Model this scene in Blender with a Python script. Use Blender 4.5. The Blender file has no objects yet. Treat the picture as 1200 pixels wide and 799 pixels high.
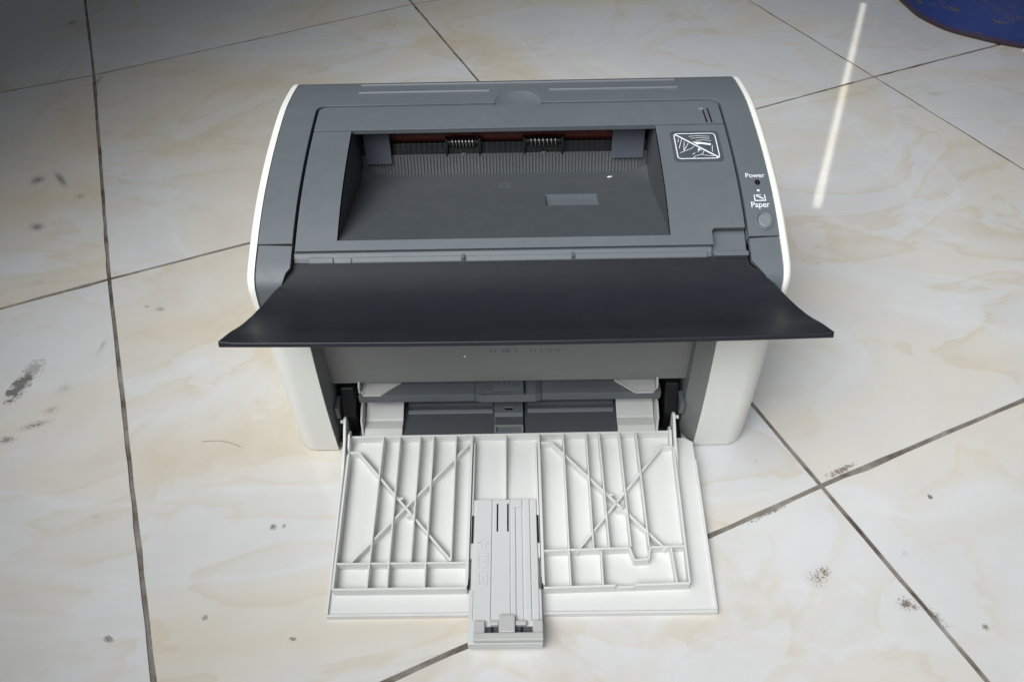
import bpy, bmesh, math, random
from mathutils import Vector, Matrix

sc = bpy.context.scene
COL = sc.collection
rnd = random.Random(7)

# ------------------------------------------------------------------ camera
cam_d = bpy.data.cameras.new('camera')
cam_d.sensor_width = 36.0
cam_d.lens = 880.0 / 1200.0 * 36.0
cam_d.clip_start = 0.01
cam_d.clip_end = 100
cam = bpy.data.objects.new('camera', cam_d)
COL.objects.link(cam)
cam.matrix_world = (Matrix.Translation((0.00013, -0.33055, 0.51193))
                    @ Matrix.Rotation(math.radians(0.8226), 4, 'Z')
                    @ Matrix.Rotation(math.radians(43.587), 4, 'X')
                    @ Matrix.Rotation(math.radians(-1.4925), 4, 'Z'))
sc.camera = cam

# ------------------------------------------------------------------ world and lamps
w = bpy.data.worlds.new('World')
sc.world = w
w.use_nodes = True
bg = w.node_tree.nodes['Background']
bg.inputs[0].default_value = (0.80, 0.86, 0.95, 1)
bg.inputs[1].default_value = 0.085

def area(name, loc, target, sx, sy, power, col, spread=180):
    l = bpy.data.lights.new(name, 'AREA')
    l.shape = 'RECTANGLE'
    l.size = sx
    l.size_y = sy
    l.energy = power
    l.color = col
    l.spread = math.radians(spread)
    o = bpy.data.objects.new(name, l)
    COL.objects.link(o)
    o.location = loc
    d = Vector(target) - Vector(loc)
    o.rotation_euler = d.to_track_quat('-Z', 'Y').to_euler()
    return o

# broad daylight from the open side of the room, above and behind the photographer
area('daylight_opening', (-0.22, -0.25, 0.85), (0.25, 0.27, 0.0), 1.1, 0.9, 5.5, (0.975, 0.99, 1.0), 77)
# weak fill lamp added on the right to balance the shadows
area('fill_right', (0.60, -0.70, 0.90), (0.0, 0.20, 0.0), 1.0, 0.9, 0.35, (0.90, 0.95, 1.0), 130)
# thin strip of sunlight through a gap: a collimated lamp straight above the floor
sl = area('sun_gap', (0.4495, 0.626, 0.35), (0.4495, 0.626, 0.0), 0.0050, 0.585, 0.0105, (1.0, 0.95, 0.86), 2.2)
sl.rotation_euler = (0, 0, math.atan2(0.9084 - 0.3448, 0.5689 - 0.3301) - math.pi / 2)

sc.render.engine = 'CYCLES'
sc.view_settings.view_transform = 'Standard'
sc.view_settings.look = 'None'
sc.view_settings.gamma = 1.0
sc.view_settings.exposure = 0.0
sc.view_settings.use_curve_mapping = False

# ------------------------------------------------------------------ materials
def nmat(name):
    m = bpy.data.materials.new(name)
    m.use_nodes = True
    nt = m.node_tree
    return m, nt, nt.nodes['Principled BSDF']

def N(nt, typ, **kw):
    n = nt.nodes.new(typ)
    for k, v in kw.items():
        setattr(n, k, v)
    return n

def noise(nt, vec, scale, detail=4, rough=0.55, dist=0.0):
    n = N(nt, 'ShaderNodeTexNoise')
    n.inputs['Scale'].default_value = scale
    n.inputs['Detail'].default_value = detail
    n.inputs['Roughness'].default_value = rough
    n.inputs['Distortion'].default_value = dist
    nt.links.new(vec, n.inputs['Vector'])
    return n.outputs['Fac']

def ramp(nt, fac, stops):
    r = N(nt, 'ShaderNodeValToRGB')
    el = r.color_ramp.elements
    while len(el) < len(stops):
        el.new(0.5)
    for e, (p, c) in zip(el, stops):
        e.position = p
        e.color = c if len(c) == 4 else (*c, 1)
    nt.links.new(fac, r.inputs[0])
    return r.outputs[0]

def mix(nt, fac, a, b):
    n = N(nt, 'ShaderNodeMix', data_type='RGBA')
    for sock, v in ((n.inputs[0], fac), (n.inputs[6], a), (n.inputs[7], b)):
        if hasattr(v, 'links') or hasattr(v, 'is_linked'):
            nt.links.new(v, sock)
        elif isinstance(v, (int, float)):
            sock.default_value = v
        else:
            sock.default_value = (*v, 1) if len(v) == 3 else v
    return n.outputs[2]

def math_n(nt, op, a, b=None, clamp=False):
    n = N(nt, 'ShaderNodeMath', operation=op, use_clamp=clamp)
    for s, v in zip(n.inputs, (a, b)):
        if v is None:
            continue
        if isinstance(v, (int, float)):
            s.default_value = v
        else:
            nt.links.new(v, s)
    return n.outputs[0]

def g3(v):
    return (v, v, v)

def plastic(name, col, rough, dust=(0.35, 0.34, 0.31), dust_amt=0.12, grain=0.05, var=0.025, rv=0.05):
    m, nt, b = nmat(name)
    pos = N(nt, 'ShaderNodeNewGeometry').outputs['Position']
    big = noise(nt, pos, 14, 5, 0.6)
    mid = noise(nt, pos, 90, 4, 0.6, 0.4)
    fine = noise(nt, pos, 2600, 2, 0.5)
    speck = noise(nt, pos, 420, 3, 0.6)
    dk = tuple(c * (1 - var) for c in col)
    lt = tuple(min(1, c * (1 + var)) for c in col)
    c = ramp(nt, big, [(0.3, dk), (0.7, lt)])
    d = ramp(nt, math_n(nt, 'MULTIPLY', mid, big), [(0.22, g3(0)), (0.50, g3(1))])
    c = mix(nt, math_n(nt, 'MULTIPLY', d, dust_amt), c, dust)
    sp = ramp(nt, speck, [(0.735, g3(0)), (0.77, g3(1))])
    c = mix(nt, math_n(nt, 'MULTIPLY', sp, dust_amt * 1.6), c, tuple(min(1, x * 1.5) for x in dust))
    nt.links.new(c, b.inputs['Base Color'])
    r = ramp(nt, mid, [(0.3, g3(max(0, rough - rv))), (0.7, g3(min(1, rough + rv)))])
    nt.links.new(r, b.inputs['Roughness'])
    bp = N(nt, 'ShaderNodeBump')
    bp.inputs['Strength'].default_value = grain
    bp.inputs['Distance'].default_value = 0.0006
    nt.links.new(fine, bp.inputs['Height'])
    nt.links.new(bp.outputs[0], b.inputs['Normal'])
    b.inputs['IOR'].default_value = 1.48
    return m

M = {}
M['grey'] = plastic('grey_plastic', (0.103, 0.117, 0.128), 0.46, dust_amt=0.045)
M['grey_tray'] = plastic('grey_tray_plastic', (0.062, 0.070, 0.077), 0.5, dust=(0.22, 0.21, 0.19), dust_amt=0.05)
M['grey_face'] = plastic('grey_face_plastic', (0.190, 0.193, 0.188), 0.5, dust_amt=0.10)
M['grey_dark'] = plastic('grey_dark_plastic', (0.060, 0.068, 0.080), 0.42, dust_amt=0.10)
M['shelf'] = plastic('shelf_plastic', (0.0145, 0.016, 0.021), 0.40, dust=(0.10, 0.10, 0.10), dust_amt=0.035, var=0.04, rv=0.015, grain=0.03)
M['cream'] = plastic('cream_plastic', (0.765, 0.765, 0.715), 0.40, dust=(0.55, 0.50, 0.40), dust_amt=0.10, var=0.03)
M['white'] = plastic('white_plastic', (0.665, 0.667, 0.650), 0.45, dust=(0.50, 0.47, 0.40), dust_amt=0.14, var=0.03)
M['slider'] = plastic('slider_plastic', (0.590, 0.597, 0.595), 0.42, dust=(0.45, 0.43, 0.38), dust_amt=0.10, var=0.03)
M['stop'] = plastic('stop_plastic', (0.47, 0.47, 0.455), 0.42, dust=(0.42, 0.40, 0.36), dust_amt=0.10, var=0.04)
M['guide'] = plastic('guide_plastic', (0.50, 0.50, 0.485), 0.42, dust=(0.45, 0.42, 0.36), dust_amt=0.14, var=0.04)
M['black'] = plastic('black_plastic', (0.007, 0.007, 0.008), 0.40, dust=(0.06, 0.05, 0.045), dust_amt=0.06)
M['red'] = plastic('red_roller', (0.10, 0.016, 0.011), 0.5, dust=(0.10, 0.05, 0.04), dust_amt=0.2)
M['flap'] = plastic('flap_plastic', (0.078, 0.086, 0.108), 0.25, dust=(0.3, 0.3, 0.3), dust_amt=0.03)
M['print'] = plastic('white_print', (0.72, 0.75, 0.77), 0.5, dust_amt=0.06)
M['emboss'] = plastic('embossed_grey', (0.19, 0.195, 0.19), 0.5, dust_amt=0.1)
M['rib'] = plastic('rib_plastic', (0.096, 0.100, 0.099), 0.5, dust_amt=0.06)
M['sticker'] = plastic('sticker_film', (0.060, 0.070, 0.080), 0.28, dust_amt=0.06)
M['button'] = plastic('button_plastic', (0.17, 0.185, 0.20), 0.40, dust_amt=0.06)
M['scrap'] = plastic('paper_scrap', (0.78, 0.78, 0.76), 0.8, dust_amt=0.05)

m, nt, b = nmat('spring_steel')
b.inputs['Base Color'].default_value = (0.42, 0.40, 0.37, 1)
b.inputs['Metallic'].default_value = 1
b.inputs['Roughness'].default_value = 0.3
M['steel'] = m
m, nt, b = nmat('hair')
b.inputs['Base Color'].default_value = (0.16, 0.13, 0.10, 1)
M['hair'] = m

# blue painted steel, scratched, rusty near the rim
m, nt, b = nmat('blue_paint')
pos = N(nt, 'ShaderNodeNewGeometry').outputs['Position']
mp = N(nt, 'ShaderNodeMapping')
mp.inputs['Scale'].default_value = (1, 1, 3.5)
nt.links.new(pos, mp.inputs['Vector'])
n1 = noise(nt, mp.outputs[0], 16, 7, 0.68, 0.8)
n2 = noise(nt, mp.outputs[0], 55, 5, 0.65)
base = ramp(nt, noise(nt, pos, 7, 4), [(0.3, (0.005, 0.016, 0.095)), (0.7, (0.009, 0.030, 0.160))])
scr = ramp(nt, math_n(nt, 'MULTIPLY', n1, n2), [(0.295, g3(0)), (0.37, g3(1))])
c = mix(nt, math_n(nt, 'MULTIPLY', scr, 0.75), base, (0.075, 0.060, 0.042))
sep = N(nt, 'ShaderNodeSeparateXYZ')
nt.links.new(pos, sep.inputs[0])
low = math_n(nt, 'ADD', sep.outputs[2], math_n(nt, 'MULTIPLY', n1, 0.016))
rim = ramp(nt, low, [(0.0125, g3(1)), (0.0185, g3(0))])
c = mix(nt, math_n(nt, 'MULTIPLY', rim, 0.85), c, (0.055, 0.024, 0.012))
nt.links.new(c, b.inputs['Base Color'])
b.inputs['Roughness'].default_value = 0.45
bp = N(nt, 'ShaderNodeBump')
bp.inputs['Strength'].default_value = 0.25
bp.inputs['Distance'].default_value = 0.002
nt.links.new(n1, bp.inputs['Height'])
nt.links.new(bp.outputs[0], b.inputs['Normal'])
M['blue'] = m

# grout
m, nt, b = nmat('grout')
pos = N(nt, 'ShaderNodeNewGeometry').outputs['Position']
n1 = noise(nt, pos, 30, 6, 0.65)
n2 = noise(nt, pos, 400, 3, 0.6)
c = ramp(nt, n1, [(0.36, (0.070, 0.050, 0.040)), (0.47, (0.185, 0.160, 0.138)), (0.66, (0.320, 0.295, 0.265))])
c = mix(nt, math_n(nt, 'MULTIPLY', n2, 0.35), c, (0.09, 0.075, 0.06))
nt.links.new(c, b.inputs['Base Color'])
b.inputs['Roughness'].default_value = 0.85
bp = N(nt, 'ShaderNodeBump')
bp.inputs['Strength'].default_value = 0.5
bp.inputs['Distance'].default_value = 0.001
nt.links.new(n2, bp.inputs['Height'])
nt.links.new(bp.outputs[0], b.inputs['Normal'])
M['grout'] = m

# polished cream marble-look tile with veins and dirt marks
DK = (0.075, 0.060, 0.050)
BR = (0.130, 0.085, 0.055)
GY = (0.16, 0.15, 0.14)
STAINS = __import__('json').loads('''[[-0.4519, 0.1073, 0.0200, 0.0100, 84.8, 0.60, 60, "D", 0.9],
 [-0.449, 0.1299, 0.0150, 0.0105, 84.9, 0.62, 120, "G", 0.55],
 [-0.4197, 0.0655, 0.0225, 0.0074, 20.2, 0.8, 300, "D", 0.8],
 [-0.4365, 0.0504, 0.0103, 0.0059, -1.0, 0.72, 300, "D", 0.8],
 [-0.4106, 0.1065, 0.0179, 0.016, 46.4, 0.9, 420, "D", 0.6],
 [-0.4119, 0.0822, 0.0132, 0.0088, 28.6, 0.86, 420, "D", 0.7],
 [-0.3954, 0.1589, 0.0057, 0.0257, -1.2, 0.86, 420, "D", 0.6],
 [-0.5778, 0.4368, 0.0136, 0.014, 49.9, 0.74, 300, "D", 0.85],
 [-0.5503, 0.4377, 0.0075, 0.0354, 38.9, 0.76, 300, "D", 0.85],
 [-0.5387, 0.3444, 0.0152, 0.0103, -26.0, 0.74, 260, "D", 0.8],
 [-0.5123, 0.4018, 0.0149, 0.0116, -35.9, 0.86, 420, "D", 0.7],
 [-0.7136, 0.8807, 0.0141, 0.0173, -2.6, 0.78, 260, "D", 0.7],
 [-0.3964, 0.5325, 0.0268, 0.0337, -2.0, 0.95, 420, "G", 0.5],
 [-0.3558, 0.2081, 0.0085, 0.0061, -14.3, 0.78, 420, "D", 0.7],
 [-0.3708, 0.2121, 0.0066, 0.0037, -14.3, 0.8, 420, "D", 0.7],
 [-0.4959, 0.252, 0.0126, 0.0143, -1.4, 0.9, 300, "G", 0.4],
 [0.2116, -0.0829, 0.0134, 0.0133, -0.8, 0.85, 260, "B", 0.85],
 [0.2177, -0.0784, 0.0073, 0.0068, -0.8, 0.76, 260, "B", 0.9],
 [0.2678, -0.1026, 0.0075, 0.0062, -18.0, 0.7, 200, "B", 0.95],
 [0.2728, -0.1052, 0.0071, 0.0052, -0.7, 0.8, 420, "D", 0.6],
 [0.2804, -0.0645, 0.0068, 0.0072, -0.8, 0.9, 420, "G", 0.6],
 [0.3173, -0.0174, 0.002, 0.0024, -0.9, 0.55, 200, "D", 0.9],
 [-0.191, -0.0358, 0.0033, 0.003, -0.8, 0.62, 300, "D", 0.8],
 [-0.1826, -0.0352, 0.002, 0.0022, -0.8, 0.6, 300, "G", 0.8],
 [-0.2868, -0.1207, 0.0048, 0.0026, -25.9, 0.62, 300, "D", 0.8],
 [-0.1589, -0.1222, 0.0029, 0.0018, -0.7, 0.62, 300, "D", 0.8],
 [-0.2239, -0.1064, 0.0024, 0.0025, -0.7, 0.62, 300, "D", 0.7],
 [0.3156, -0.1196, 0.0029, 0.0026, -0.7, 0.62, 300, "B", 0.8],
 [0.2849, -0.112, 0.0035, 0.0039, -0.7, 0.74, 300, "G", 0.7],
 [0.5625, 0.6023, 0.0202, 0.0121, -2.2, 0.86, 300, "G", 0.6],
 [-0.3321, -0.0248, 0.0094, 0.004, -0.9, 0.86, 420, "G", 0.6],
 [0.1899, 0.0181, 0.0069, 0.0084, -1.0, 0.92, 300, "B", 0.5],
 [-0.5974, 0.6833, 0.0075, 0.0321, -2.2, 0.8, 300, "D", 0.8],
 [0.2557, 0.008, 0.0208, 0.0044, 24.7, 0.72, 200, "B", 0.9],
 [0.1926, -0.0276, 0.0301, 0.0034, 26.4, 0.74, 200, "D", 0.9],
 [0.2837, -0.112, 0.0057, 0.0148, 32.5, 0.78, 200, "D", 0.8]]''')
PAL = {'D': DK, 'B': BR, 'G': GY}
def tile_material(stains):
    m, nt, b = nmat('marble_tile')
    tc = N(nt, 'ShaderNodeTexCoord')
    oi = N(nt, 'ShaderNodeObjectInfo')
    pos = N(nt, 'ShaderNodeNewGeometry').outputs['Position']
    mp = N(nt, 'ShaderNodeMapping')
    mp.inputs['Rotation'].default_value = (0, 0, math.radians(-32))
    mp.inputs['Scale'].default_value = (1.0, 1.7, 1.0)
    off = N(nt, 'ShaderNodeVectorMath', operation='MULTIPLY_ADD')
    nt.links.new(oi.outputs['Random'], off.inputs[0])
    off.inputs[1].default_value = (17.3, 9.1, 5.7)
    nt.links.new(tc.outputs['Object'], off.inputs[2])
    nt.links.new(off.outputs[0], mp.inputs['Vector'])
    v = mp.outputs[0]
    cl = noise(nt, v, 3.0, 5, 0.52, 0.9)
    cl2 = noise(nt, v, 3.9, 5, 0.52, 1.2)
    cl3 = noise(nt, v, 1.7, 3, 0.5, 0.6)
    c = ramp(nt, cl, [(0.30, (0.640, 0.655, 0.675)), (0.46, (0.660, 0.655, 0.635)), (0.58, (0.668, 0.640, 0.578)), (0.70, (0.655, 0.592, 0.480))])
    # thin wandering veins: narrow band of a distorted noise
    vm = ramp(nt, cl2, [(0.492, g3(0)), (0.506, g3(1)), (0.535, g3(0.45)), (0.60, g3(0))])
    vm = math_n(nt, 'MULTIPLY', vm, ramp(nt, cl3, [(0.36, g3(0)), (0.56, g3(1))]))
    c = mix(nt, math_n(nt, 'MULTIPLY', vm, 0.46), c, (0.600, 0.495, 0.345))
    vein2 = math_n(nt, 'ABSOLUTE', math_n(nt, 'SUBTRACT', cl, 0.47))
    wm = ramp(nt, vein2, [(0.0, g3(1)), (0.030, g3(0))])
    c = mix(nt, math_n(nt, 'MULTIPLY', wm, 0.45), c, (0.70, 0.715, 0.735))
    gr = ramp(nt, noise(nt, pos, 9, 6, 0.65), [(0.42, g3(0)), (0.75, g3(1))])
    c = mix(nt, math_n(nt, 'MULTIPLY', gr, 0.18), c, (0.42, 0.38, 0.32))
    fs = ramp(nt, noise(nt, pos, 210, 2, 0.5), [(0.765, g3(0)), (0.80, g3(1))])
    c = mix(nt, math_n(nt, 'MULTIPLY', fs, 0.25), c, (0.28, 0.24, 0.19))
    # dirt marks: (x, y, half length, half width, angle, density threshold, noise scale, colour, strength)
    allm = 0.0
    NCACHE = {}
    for (x, y, a, bb, ang, thr, nsc, colk, st) in stains:
        mp2 = N(nt, 'ShaderNodeMapping', vector_type='TEXTURE')
        mp2.inputs['Location'].default_value = (x, y, 0)
        mp2.inputs['Rotation'].default_value = (0, 0, math.radians(ang))
        mp2.inputs['Scale'].default_value = (a, bb, 1)
        nt.links.new(pos, mp2.inputs['Vector'])
        ln = N(nt, 'ShaderNodeVectorMath', operation='LENGTH')
        nt.links.new(mp2.outputs[0], ln.inputs[0])
        fall = math_n(nt, 'SUBTRACT', 1.0, ln.outputs['Value'])
        nsc = {60: 90, 120: 300, 200: 450, 260: 600, 300: 750, 420: 1100}[nsc]
        if nsc not in NCACHE:
            NCACHE[nsc] = noise(nt, pos, nsc, 5, 0.75)
        nn = NCACHE[nsc]
        thr = 0.490 + (thr - 0.55) * 0.58
        val = math_n(nt, 'ADD', math_n(nt, 'MULTIPLY', math_n(nt, 'MAXIMUM', fall, 0.0), 0.24), nn)
        mk = ramp(nt, val, [(thr, g3(0)), (thr + 0.09, g3(1))])
        ins = math_n(nt, 'GREATER_THAN', fall, 0.0)
        mk = math_n(nt, 'MULTIPLY', math_n(nt, 'MULTIPLY', mk, ins), st * 0.9)
        c = mix(nt, mk, c, PAL[colk])
        allm = math_n(nt, 'MAXIMUM', mk, allm)
    nt.links.new(c, b.inputs['Base Color'])
    rr = ramp(nt, noise(nt, pos, 22, 5, 0.6), [(0.3, g3(0.07)), (0.75, g3(0.16))])
    rr = mix(nt, allm, rr, g3(0.7))
    nt.links.new(rr, b.inputs['Roughness'])
    b.inputs['IOR'].default_value = 1.5
    bp = N(nt, 'ShaderNodeBump')
    bp.inputs['Strength'].default_value = 0.05
    bp.inputs['Distance'].default_value = 0.004
    nt.links.new(noise(nt, pos, 12, 2, 0.5), bp.inputs['Height'])
    nt.links.new(bp.outputs[0], b.inputs['Normal'])
    return m
M['tile'] = tile_material([])

# ------------------------------------------------------------------ mesh helpers
def link(name, bm, mat, parent=None, bevel=0.0, seg=2, smooth=None, recalc=True):
    if recalc:
        bmesh.ops.recalc_face_normals(bm, faces=bm.faces)
    me = bpy.data.meshes.new(name)
    bm.to_mesh(me)
    bm.free()
    me.materials.append(M[mat])
    o = bpy.data.objects.new(name, me)
    COL.objects.link(o)
    if parent is not None:
        o.parent = parent
    if bevel:
        bv = o.modifiers.new('bevel', 'BEVEL')
        bv.width = bevel
        bv.segments = seg
        bv.limit_method = 'ANGLE'
        bv.angle_limit = math.radians(40)
    if smooth is not None:
        for p in me.polygons:
            p.use_smooth = True
        me.set_sharp_from_angle(angle=math.radians(smooth))
    return o

def box(bm, x0, x1, y0, y1, z0, z1):
    v = [bm.verts.new(p) for p in ((x0, y0, z0), (x1, y0, z0), (x1, y1, z0), (x0, y1, z0),
                                   (x0, y0, z1), (x1, y0, z1), (x1, y1, z1), (x0, y1, z1))]
    for f in ((3, 2, 1, 0), (4, 5, 6, 7), (0, 1, 5, 4), (1, 2, 6, 5), (2, 3, 7, 6), (3, 0, 4, 7)):
        bm.faces.new([v[i] for i in f])
    return v

def prism_x(bm, poly, x0, x1):
    """poly: list of (y, z); extruded along x"""
    a = [bm.verts.new((x0, y, z)) for y, z in poly]
    c = [bm.verts.new((x1, y, z)) for y, z in poly]
    n = len(poly)
    bm.faces.new(a)
    bm.faces.new(c[::-1])
    for i in range(n):
        bm.faces.new((a[i], a[(i + 1) % n], c[(i + 1) % n], c[i]))

def prism_z(bm, poly, zb, zt):
    """poly: list of (x, y); zb, zt numbers or functions of (x, y)"""
    fb = zb if callable(zb) else (lambda x, y: zb)
    ft = zt if callable(zt) else (lambda x, y: zt)
    a = [bm.verts.new((x, y, fb(x, y))) for x, y in poly]
    c = [bm.verts.new((x, y, ft(x, y))) for x, y in poly]
    n = len(poly)
    bm.faces.new(a[::-1])
    bm.faces.new(c)
    for i in range(n):
        bm.faces.new((a[i], a[(i + 1) % n], c[(i + 1) % n], c[i]))

def tube(bm, pts, r, n=8, cap=True):
    rings = []
    for i, p in enumerate(pts):
        p = Vector(p)
        d = (Vector(pts[min(i + 1, len(pts) - 1)]) - Vector(pts[max(i - 1, 0)])).normalized()
        u = d.orthogonal().normalized() if i == 0 else (u - d * u.dot(d)).normalized()
        vv = d.cross(u)
        rings.append([bm.verts.new(p + (u * math.cos(t) + vv * math.sin(t)) * r)
                      for t in [2 * math.pi * k / n for k in range(n)]])
    for A, B in zip(rings, rings[1:]):
        for k in range(n):
            bm.faces.new((A[k], A[(k + 1) % n], B[(k + 1) % n], B[k]))
    if cap:
        bm.faces.new(rings[0][::-1])
        bm.faces.new(rings[-1])

def rounded_rect(x0, x1, y0, y1, r, n=4):
    out = []
    for cx, cy, a0 in ((x1 - r, y1 - r, 0), (x0 + r, y1 - r, 90), (x0 + r, y0 + r, 180), (x1 - r, y0 + r, 270)):
        for k in range(n + 1):
            t = math.radians(a0 + 90 * k / n)
            out.append((cx + r * math.cos(t), cy + r * math.sin(t)))
    return out

def tag(o, label, cat, group=None, kind=None):
    o['label'] = label
    o['category'] = cat
    if group:
        o['group'] = group
    if kind:
        o['kind'] = kind
    return o

# ------------------------------------------------------------------ floor
floor_bm = bmesh.new()
box(floor_bm, -6, 6, -6, 6, -0.05, -0.0009)
floor = link('floor', floor_bm, 'grout')
floor['kind'] = 'structure'

GA = math.radians(23.36)
U_, V_ = Vector((math.cos(GA), math.sin(GA))), Vector((-math.sin(GA), math.cos(GA)))
G0 = Vector((-0.6165, 0.7095))
MEAS = {(0, 0): (-0.6106, 0.7016), (0, -1): (-0.4239, 0.2542), (2, -1): (0.4989, 0.6524),
        (1, -2): (0.2364, -0.0060), (1, 0): (-0.1668, 0.9273)}
def corner(i, j):
    if (i, j) in MEAS:
        return Vector(MEAS[(i, j)])
    return G0 + U_ * 0.5 * i + V_ * 0.5 * j
for i in range(-3, 5):
    for j in range(-4, 3):
        q = [corner(i, j), corner(i + 1, j), corner(i + 1, j + 1), corner(i, j + 1)]
        cen = sum(q, Vector((0, 0))) / 4
        bm = bmesh.new()
        pts = []
        gw = 0.0019
        for k in range(4):
            p, pn, pp = q[k], q[(k + 1) % 4], q[(k - 1) % 4]
            d1, d2 = (pn - p).normalized(), (pp - p).normalized()
            pts.append(p + (d1 + d2) * gw - cen)
        # slightly uneven edges: subdivide each side and jitter by fractions of a millimetre
        poly = []
        for k in range(4):
            a, c2 = pts[k], pts[(k + 1) % 4]
            nrm = Vector((-(c2 - a).y, (c2 - a).x)).normalized()
            for s in range(24):
                p = a.lerp(c2, s / 24)
                if s:
                    p = p + nrm * rnd.gauss(0.0, 0.00022)
                    if rnd.random() < 0.10:
                        p = p + nrm * rnd.uniform(0.0004, 0.0011)
                poly.append((p.x, p.y))
        prism_z(bm, poly, -0.008, 0.0)
        near = [st for st in STAINS if abs((Vector(st[:2]) - cen).dot(U_)) < 0.25 + st[2] and abs((Vector(st[:2]) - cen).dot(V_)) < 0.25 + st[2]]
        mk_ = 'tile'
        if near:
            mk_ = 'tile_%d_%d' % (i, j)
            M[mk_] = tile_material(near)
        t = link('tile', bm, mk_, floor, bevel=0.0)
        t.location = (cen.x, cen.y, rnd.uniform(-0.0002, 0.0))

# ------------------------------------------------------------------ printer body profile
CTRL = [(0.259, 0.020), (0.2595, 0.150), (0.2590, 0.198), (0.2570, 0.2070), (0.2525, 0.2110), (0.235, 0.2140), (0.210, 0.2158),
        (0.190, 0.2148), (0.170, 0.2125), (0.150, 0.2095), (0.130, 0.2055), (0.110, 0.2005), (0.090, 0.1938),
        (0.075, 0.1875), (0.067, 0.1840), (0.058, 0.1798), (0.0515, 0.1755), (0.0470, 0.1695), (0.0450, 0.1610),
        (0.0435, 0.1500), (0.0405, 0.1200), (0.0372, 0.0900), (0.0345, 0.0500), (0.0340, 0.0150), (0.0345, 0.0010)]
def catmull(P, n=6):
    out = []
    for i in range(len(P) - 1):
        p0, p1, p2, p3 = P[max(i - 1, 0)], P[i], P[i + 1], P[min(i + 2, len(P) - 1)]
        for k in range(n):
            t = k / n
            out.append(tuple(0.5 * (2 * p1[a] + (p2[a] - p0[a]) * t + (2 * p0[a] - 5 * p1[a] + 4 * p2[a] - p3[a]) * t * t
                                    + (3 * p1[a] - p0[a] - 3 * p2[a] + p3[a]) * t ** 3) for a in (0, 1)))
    out.append(P[-1])
    return out
PROF = catmull(CTRL)
ARC = [0.0]
for p, q in zip(PROF, PROF[1:]):
    ARC.append(ARC[-1] + math.hypot(q[0] - p[0], q[1] - p[1]))
def P_at(s):
    s = min(max(s, 0), ARC[-1] - 1e-9)
    lo, hi = 0, len(ARC) - 1
    while hi - lo > 1:
        mid = (lo + hi) // 2
        if ARC[mid] <= s:
            lo = mid
        else:
            hi = mid
    t = (s - ARC[lo]) / (ARC[hi] - ARC[lo])
    (y0, z0), (y1, z1) = PROF[lo], PROF[hi]
    ty, tz = (y1 - y0), (z1 - z0)
    l = math.hypot(ty, tz)
    # inward = to the body; curve runs back -> front, outward normal is (tz, -ty)/l rotated so that top has +z
    return (y0 + ty * t, z0 + tz * t, tz / l, -ty / l)
def P_sm(s, off=0.0):
    a = P_at(s - 0.002)
    c = P_at(s + 0.002)
    y, z, _, _ = P_at(s)
    ny, nz = a[2] + c[2], a[3] + c[3]
    l = math.hypot(ny, nz)
    ny, nz = ny / l, nz / l
    return (y + ny * off, z + nz * off, ny, nz)
def S_y(y):
    """arc length of the top part of the profile at depth y"""
    best = None
    for i in range(len(PROF) - 1):
        if PROF[i][1] > 0.16 and PROF[i][0] >= y >= PROF[i + 1][0]:
            t = (PROF[i][0] - y) / max(1e-9, PROF[i][0] - PROF[i + 1][0])
            return ARC[i] + t * (ARC[i + 1] - ARC[i])
    return ARC[-1]
def S_z(z):
    for i in range(len(PROF) - 1):
        if PROF[i][0] < 0.07 and PROF[i][1] >= z >= PROF[i + 1][1]:
            t = (PROF[i][1] - z) / max(1e-9, PROF[i][1] - PROF[i + 1][1])
            return ARC[i] + t * (ARC[i + 1] - ARC[i])
    return ARC[-1]
def ztop(y):
    return P_at(S_y(y))[1]
def on_top(x, y, off=0.0):
    yy, zz, _, _ = P_sm(S_y(y), off)
    return Vector((x, yy, zz))

def psheet(bm, polys, off, thick, step=0.006):
    """polys: outlines in (x, s); a solid slab that follows the body profile"""
    for poly in polys:
        b2 = bmesh.new()
        b2.faces.new([b2.verts.new((x, s, 0)) for x, s in poly])
        smin, smax = min(p[1] for p in poly), max(p[1] for p in poly)
        k = math.floor(smin / step) + 1
        while k * step < smax - 1e-6:
            bmesh.ops.bisect_plane(b2, geom=b2.verts[:] + b2.edges[:] + b2.faces[:], dist=1e-7,
                                   plane_co=(0, k * step, 0), plane_no=(0, 1, 0))
            k += 1
        top, bot = {}, {}
        for vv in b2.verts:
            y, z, ny, nz = P_sm(vv.co.y, off)
            top[vv.index] = vv
        b2.verts.index_update()
        T, B = [], []
        for vv in b2.verts:
            y, z, ny, nz = P_sm(vv.co.y, off)
            T.append(bm.verts.new((vv.co.x, y, z)))
            B.append(bm.verts.new((vv.co.x, y - ny * thick, z - nz * thick)))
        for f in b2.faces:
            idx = [l.vert.index for l in f.loops]
            bm.faces.new([T[i] for i in idx])
            bm.faces.new([B[i] for i in idx[::-1]])
        for e in b2.edges:
            if len(e.link_faces) == 1:
                l = e.link_loops[0]
                a, c2 = l.vert.index, l.link_loop_next.vert.index
                bm.faces.new((T[c2], T[a], B[a], B[c2]))
        b2.free()

# ------------------------------------------------------------------ the printer
PR = bpy.data.objects.new('laser_printer', None)
COL.objects.link(PR)
tag(PR, 'grey and cream laser printer on marble tiles with its white front cover folded open', 'printer')

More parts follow.
